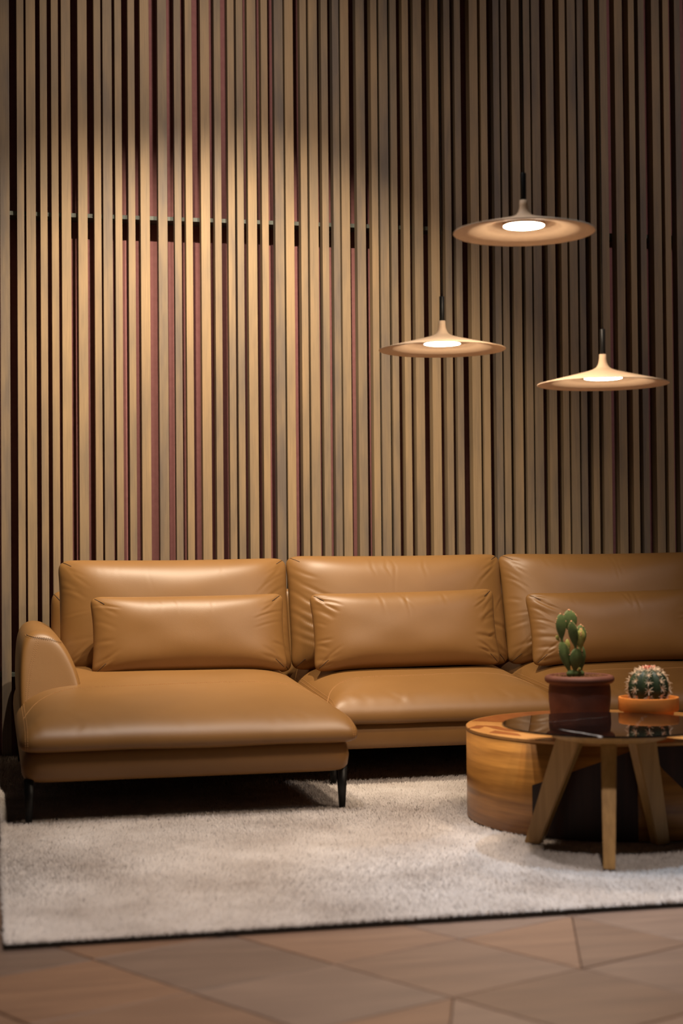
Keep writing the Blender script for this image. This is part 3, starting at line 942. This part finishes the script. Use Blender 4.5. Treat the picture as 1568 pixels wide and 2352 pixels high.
def pad(b0, t0, wd, yb, yt, th, turn, mat='pad', buds=True, seed=0, name='pad'):
    """one obovate joint; base/top in the plane across, yb/yt its depth"""
    B = Vector(((b0[0]-765)*K, yb, SZ-0.003+(1450-b0[1])*K)); T = Vector(((t0[0]-765)*K, yt, SZ-0.003+(1450-t0[1])*K))
    L = (T-B).length; ax = (T-B).normalized()
    wv = Vector((math.cos(turn), math.sin(turn), 0)); wv = (wv-ax*wv.dot(ax)).normalized(); nv_ = ax.cross(wv)
    Wd = 1.18*(wd*K/2/max(abs(wv.x), 0.35) if abs(turn) < 1.2 else wd*K/2)
    n, m_ = 18, 22
    V, F = [], []
    for i in range(n+1):
        t = i/n
        tt = (1-math.cos(math.pi*t))/2
        shape = padw(tt) if 0 < i < n else 0.0
        if i == 0: shape = 0.30
        for k in range(m_):
            g = 2*math.pi*k/m_
            V.append(B+ax*L*tt+wv*(Wd*shape*math.cos(g))+nv_*(th/2*max(shape, 0.02)*math.sin(g)))
    for i in range(n):
        for k in range(m_):
            k2 = (k+1) % m_
            F.append((i*m_+k, i*m_+k2, (i+1)*m_+k2, (i+1)*m_+k))
    F.append(tuple(range(m_-1, -1, -1)))
    o = mesh_obj(name, V, F, M[mat], pp)
    if not buds: return o
    r = random.Random(seed)
    def dots(points, size):
        V2, F2 = [], []
        for p in points:
            q = len(V2); s = size*r.uniform(0.7, 1.3)
            for c in ((1, 0, 0), (-1, 0, 0), (0, 1, 0), (0, -1, 0), (0, 0, 1), (0, 0, -1)): V2.append(p+Vector(c)*s)
            for t3 in ((0, 2, 4), (2, 1, 4), (1, 3, 4), (3, 0, 4), (2, 0, 5), (1, 2, 5), (3, 1, 5), (0, 3, 5)): F2.append(tuple(i+q for i in t3))
        return V2, F2
    rimp = []
    for k in range(15):
        t = 0.66+0.325*math.sin(math.pi*(k+0.5)/15)
        sgn = math.cos(math.pi*(k+0.5)/15)
        tt = min(t, 0.985)
        sh = padw(tt)
        rimp.append(B+ax*L*tt+wv*(Wd*sh*sgn*1.0 if tt < 0.97 else Wd*sh*sgn)+nv_*r.uniform(-1, 1)*th*0.12)
    V2, F2 = dots(rimp, 0.0026)
    q = mesh_obj('rim_areoles', V2, F2, M['areole'], o); q['kind'] = 'stuff'
    fp = []
    for k in range(22):
        tt = r.uniform(0.2, 0.92); g = r.uniform(0.25, math.pi-0.25)*r.choice((1, -1))
        sh = padw(tt)
        fp.append(B+ax*L*tt+wv*(Wd*sh*math.cos(g))+nv_*(th/2*sh*math.sin(g)))
    V2, F2 = dots(fp, 0.0008)
    q = mesh_obj('face_areoles', V2, F2, M['areole_dark'], o); q['kind'] = 'stuff'
    return o
pad((560, 1480), (560, 1285), 150, -0.004, -0.004, 0.017, 0.2, buds=False)
pad((655, 1480), (650, 1280), 170, 0.000, 0.000, 0.019, -0.1, buds=False)
pad((795, 1480), (800, 1290), 150, 0.002, 0.004, 0.017, 0.3, buds=False)
pad((545, 1330), (350, 680), 215, -0.004, -0.010, 0.014, 0.35, seed=2, buds=True)
pad((650, 1330), (690, 830), 250, -0.006, -0.012, 0.015, 0.1, seed=3)
pad((810, 1330), (825, 780), 90, 0.004, 0.006, 0.030, 1.35, seed=4)
pad((370, 690), (335, 130), 205, -0.010, -0.012, 0.013, 0.25, seed=5)
pad((665, 850), (545, 280), 165, -0.012, -0.022, 0.014, -0.2, seed=6)
pad((640, 560), (580, 60), 275, 0.012, 0.014, 0.012, 0.05, seed=7)
pad((800, 880), (850, 370), 235, 0.008, 0.014, 0.012, 0.15, seed=8)
pad((770, 890), (765, 440), 105, -0.012, -0.018, 0.026, 1.3, 'padlight', seed=9)
pad((560, 960), (540, 660), 95, 0.010, 0.012, 0.012, 0.4, 'padlight', buds=False)
pad((315, 700), (245, 570), 62, -0.010, -0.012, 0.006, 0.3, 'padlight', buds=False, name='bud')
pad((700, 640), (675, 420), 58, 0.004, 0.004, 0.007, 0.3, 'padlight', buds=False, name='bud')
pad((740, 1330), (745, 1235), 60, -0.010, -0.012, 0.007, 0.3, 'padlight', buds=False, name='bud')

# ------------------------------------------------------------------ potted barrel cactus
BX, BY = 1.943, -2.240
bc = empty('potted_barrel_cactus', (BX, BY, DZ))
tag(bc, 'round spiny barrel cactus with a coral bloom in a bright orange clay pot', 'potted plant')
v, f = lathe([(0.0, 0.0), (0.066, 0.0), (0.069, 0.003), (0.0755, 0.066), (0.0835, 0.0665), (0.0885, 0.0675), (0.0905, 0.072), (0.0910, 0.104), (0.0895, 0.108),
              (0.0845, 0.1085), (0.0825, 0.105), (0.0815, 0.092), (0.0, 0.090)], 80)
o = mesh_obj('pot', v, f, M['terra'], bc); flat_edges(o, 50)
soil(bc, 0.081, 0.094, 500, 0.003, 6)
NR = 9; CZ = 0.136; RB = 0.061; HB = 0.062
PH0 = rad(-113)
def barrel_pt(ph, th, lift=0.0):
    rib = 0.5+0.5*math.cos(NR*(ph-PH0))
    rr = (RB*(0.86+0.14*rib**0.8)+lift)*math.cos(th)
    return Vector((rr*math.cos(ph), rr*math.sin(ph), CZ+(HB+lift)*math.sin(th)*(1-0.06*(math.sin(th) > 0)*math.sin(th)**6)))
nph, nth = NR*12, 36
V = []; F = []
for i in range(nth+1):
    th = -math.pi/2*0.75+(math.pi/2*1.75)*i/nth
    th = min(th, math.pi/2-0.02)
    for k in range(nph): V.append(barrel_pt(2*math.pi*k/nph, th))
for i in range(nth):
    for k in range(nph):
        k2 = (k+1) % nph
        F.append((i*nph+k, i*nph+k2, (i+1)*nph+k2, (i+1)*nph+k))
F.append(tuple(nth*nph+k for k in range(nph)))
body = mesh_obj('cactus_body', V, F, M['barrel'], bc)
parts = []
r = random.Random(5)
for j in range(NR):
    ph = PH0+2*math.pi*j/NR
    for t_deg in (-24, -2, 20, 42, 61, 76):
        th = rad(t_deg+r.uniform(-2, 2)+(4 if j % 2 else 0))
        p = barrel_pt(ph, th)
        nrm = Vector((math.cos(th)*math.cos(ph), math.cos(th)*math.sin(ph), math.sin(th)))
        tu = Vector((-math.sin(th)*math.cos(ph), -math.sin(th)*math.sin(ph), math.cos(th)))
        ts = nrm.cross(tu)
        for k in range(9):
            if k == 8: d = (nrm*0.75-tu*0.75).normalized(); L = 0.021; ra = 0.0012
            else:
                g = 2*math.pi*k/8+r.uniform(-0.2, 0.2)
                d = (ts*math.cos(g)+tu*math.sin(g)+nrm*r.uniform(0.35, 0.75)).normalized(); L = r.uniform(0.014, 0.021); ra = 0.0010
            a = p-nrm*0.001
            s1 = d.orthogonal().normalized(); s2 = d.cross(s1)
            vv = [a+(s1*math.cos(q)+s2*math.sin(q))*ra for q in (0, 2.094, 4.188)] + [a+d*L*0.6+(s1*math.cos(q)+s2*math.sin(q))*ra*0.75 for q in (0, 2.094, 4.188)] + [a+d*L]
            parts.append((vv, [(0, 1, 4, 3), (1, 2, 5, 4), (2, 0, 3, 5), (3, 4, 6), (4, 5, 6), (5, 3, 6)]))
V, F = merge(parts)
s = mesh_obj('spines', V, F, M['spine'], body, smooth=False); s['kind'] = 'stuff'
# bloom: a ring of small petals round a low crown
parts = []
zt = CZ+HB*0.93
for ring_, (rr, n_, L, tilt) in enumerate(((0.013, 14, 0.012, 0.85), (0.008, 11, 0.011, 1.15), (0.003, 6, 0.010, 1.4))):
    for k in range(n_):
        g = 2*math.pi*k/n_+ring_*0.3+r.uniform(-0.1, 0.1)
        o_ = Vector((rr*math.cos(g), rr*math.sin(g), zt-0.001)); d = Vector((math.cos(g)*math.cos(tilt), math.sin(g)*math.cos(tilt), math.sin(tilt)))
        sd = Vector((-math.sin(g), math.cos(g), 0)); nn = d.cross(sd)
        L2 = L*r.uniform(0.8, 1.15); w_ = 0.0032
        vv = [o_-sd*w_*0.5-nn*0.001, o_+sd*w_*0.5-nn*0.001, o_+d*L2*0.6+sd*w_, o_+d*L2+nn*0.001, o_+d*L2*0.6-sd*w_, o_+d*L2*0.5+nn*0.0018]
        parts.append((vv, [(0, 1, 5), (1, 2, 5), (2, 3, 5), (3, 4, 5), (4, 0, 5), (0, 4, 3, 2, 1)]))
v, f = lathe([(0.016, -0.004), (0.0165, 0.002), (0.012, 0.006), (0.0, 0.007)], 24)
parts.append(([Vector(p)+Vector((0, 0, zt-0.002)) for p in v], f))
V, F = merge(parts)
mesh_obj('bloom', V, F, M['bloom'], bc, smooth=False)

# ------------------------------------------------------------------ pendant lamps
shade_prof = [(0.0660, 0.0340), (0.0760, 0.0352), (0.0860, 0.0338), (0.0950, 0.0300), (0.1060, 0.0235), (0.1220, 0.0168), (0.1700, 0.0068), (0.2235, -0.0012), (0.2250, 0.0002), (0.2240, 0.0018),
              (0.1700, 0.0155), (0.1200, 0.0275), (0.0800, 0.0375), (0.0520, 0.0450), (0.0340, 0.0510), (0.0240, 0.0570), (0.0180, 0.0650), (0.0145, 0.0750), (0.0128, 0.0870), (0.0122, 0.1030), (0.0085, 0.1030)]
led_prof = [(0.0, 0.0190), (0.040, 0.0191), (0.0600, 0.0195), (0.0640, 0.0205)]
collar_prof = [(0.0640, 0.0206), (0.0655, 0.0215), (0.0662, 0.0235), (0.0662, 0.034), (0.0, 0.034)]
LS = 0.8889      # shade 40 cm across
def sc_(prof): return [(r_*LS, z_*LS) for r_, z_ in prof]
def pendant(loc, label):
    t = empty('pendant_lamp', loc)
    tag(t, label, 'lamp', 'disc pendant lamps over the tables')
    v, f = lathe(sc_(shade_prof), 128); mesh_obj('lamp_shade', v, f, M['shade'], t)
    v, f = lathe(sc_(led_prof), 96); mesh_obj('diffuser', v, f, M['led'], t)
    v, f = lathe(sc_(collar_prof), 96); mesh_obj('collar', v, f, M['shade'], t)
    v, f = lathe(sc_([(0.0, 0.1035), (0.0085, 0.1035), (0.0090, 0.1045), (0.0090, 0.188), (0.0080, 0.190), (0.0, 0.190)]), 32)
    o = mesh_obj('grip_tube', v, f, M['blackmetal'], t); flat_edges(o, 50)
    top = HC-loc[2]
    v, f = lathe([(0.0, 0.168), (0.0025, 0.168), (0.0025, top-0.02), (0.0, top-0.02)], 12); mesh_obj('cable', v, f, M['blackmetal'], t)
    v, f = lathe([(0.0, top-0.024), (0.045, top-0.024), (0.050, top-0.020), (0.050, top), (0.0, top)], 48); o = mesh_obj('ceiling_rose', v, f, M['blackmetal'], t); flat_edges(o, 40)
pendant((1.472, -2.496, 1.761), 'highest of the three sand coloured disc pendant lamps')
pendant((1.391, -1.943, 1.496), 'leftmost sand coloured disc pendant lamp, hanging in front of the slat wall')
pendant((1.823, -2.205, 1.366), 'lowest sand coloured disc pendant lamp, hanging above the two cacti')
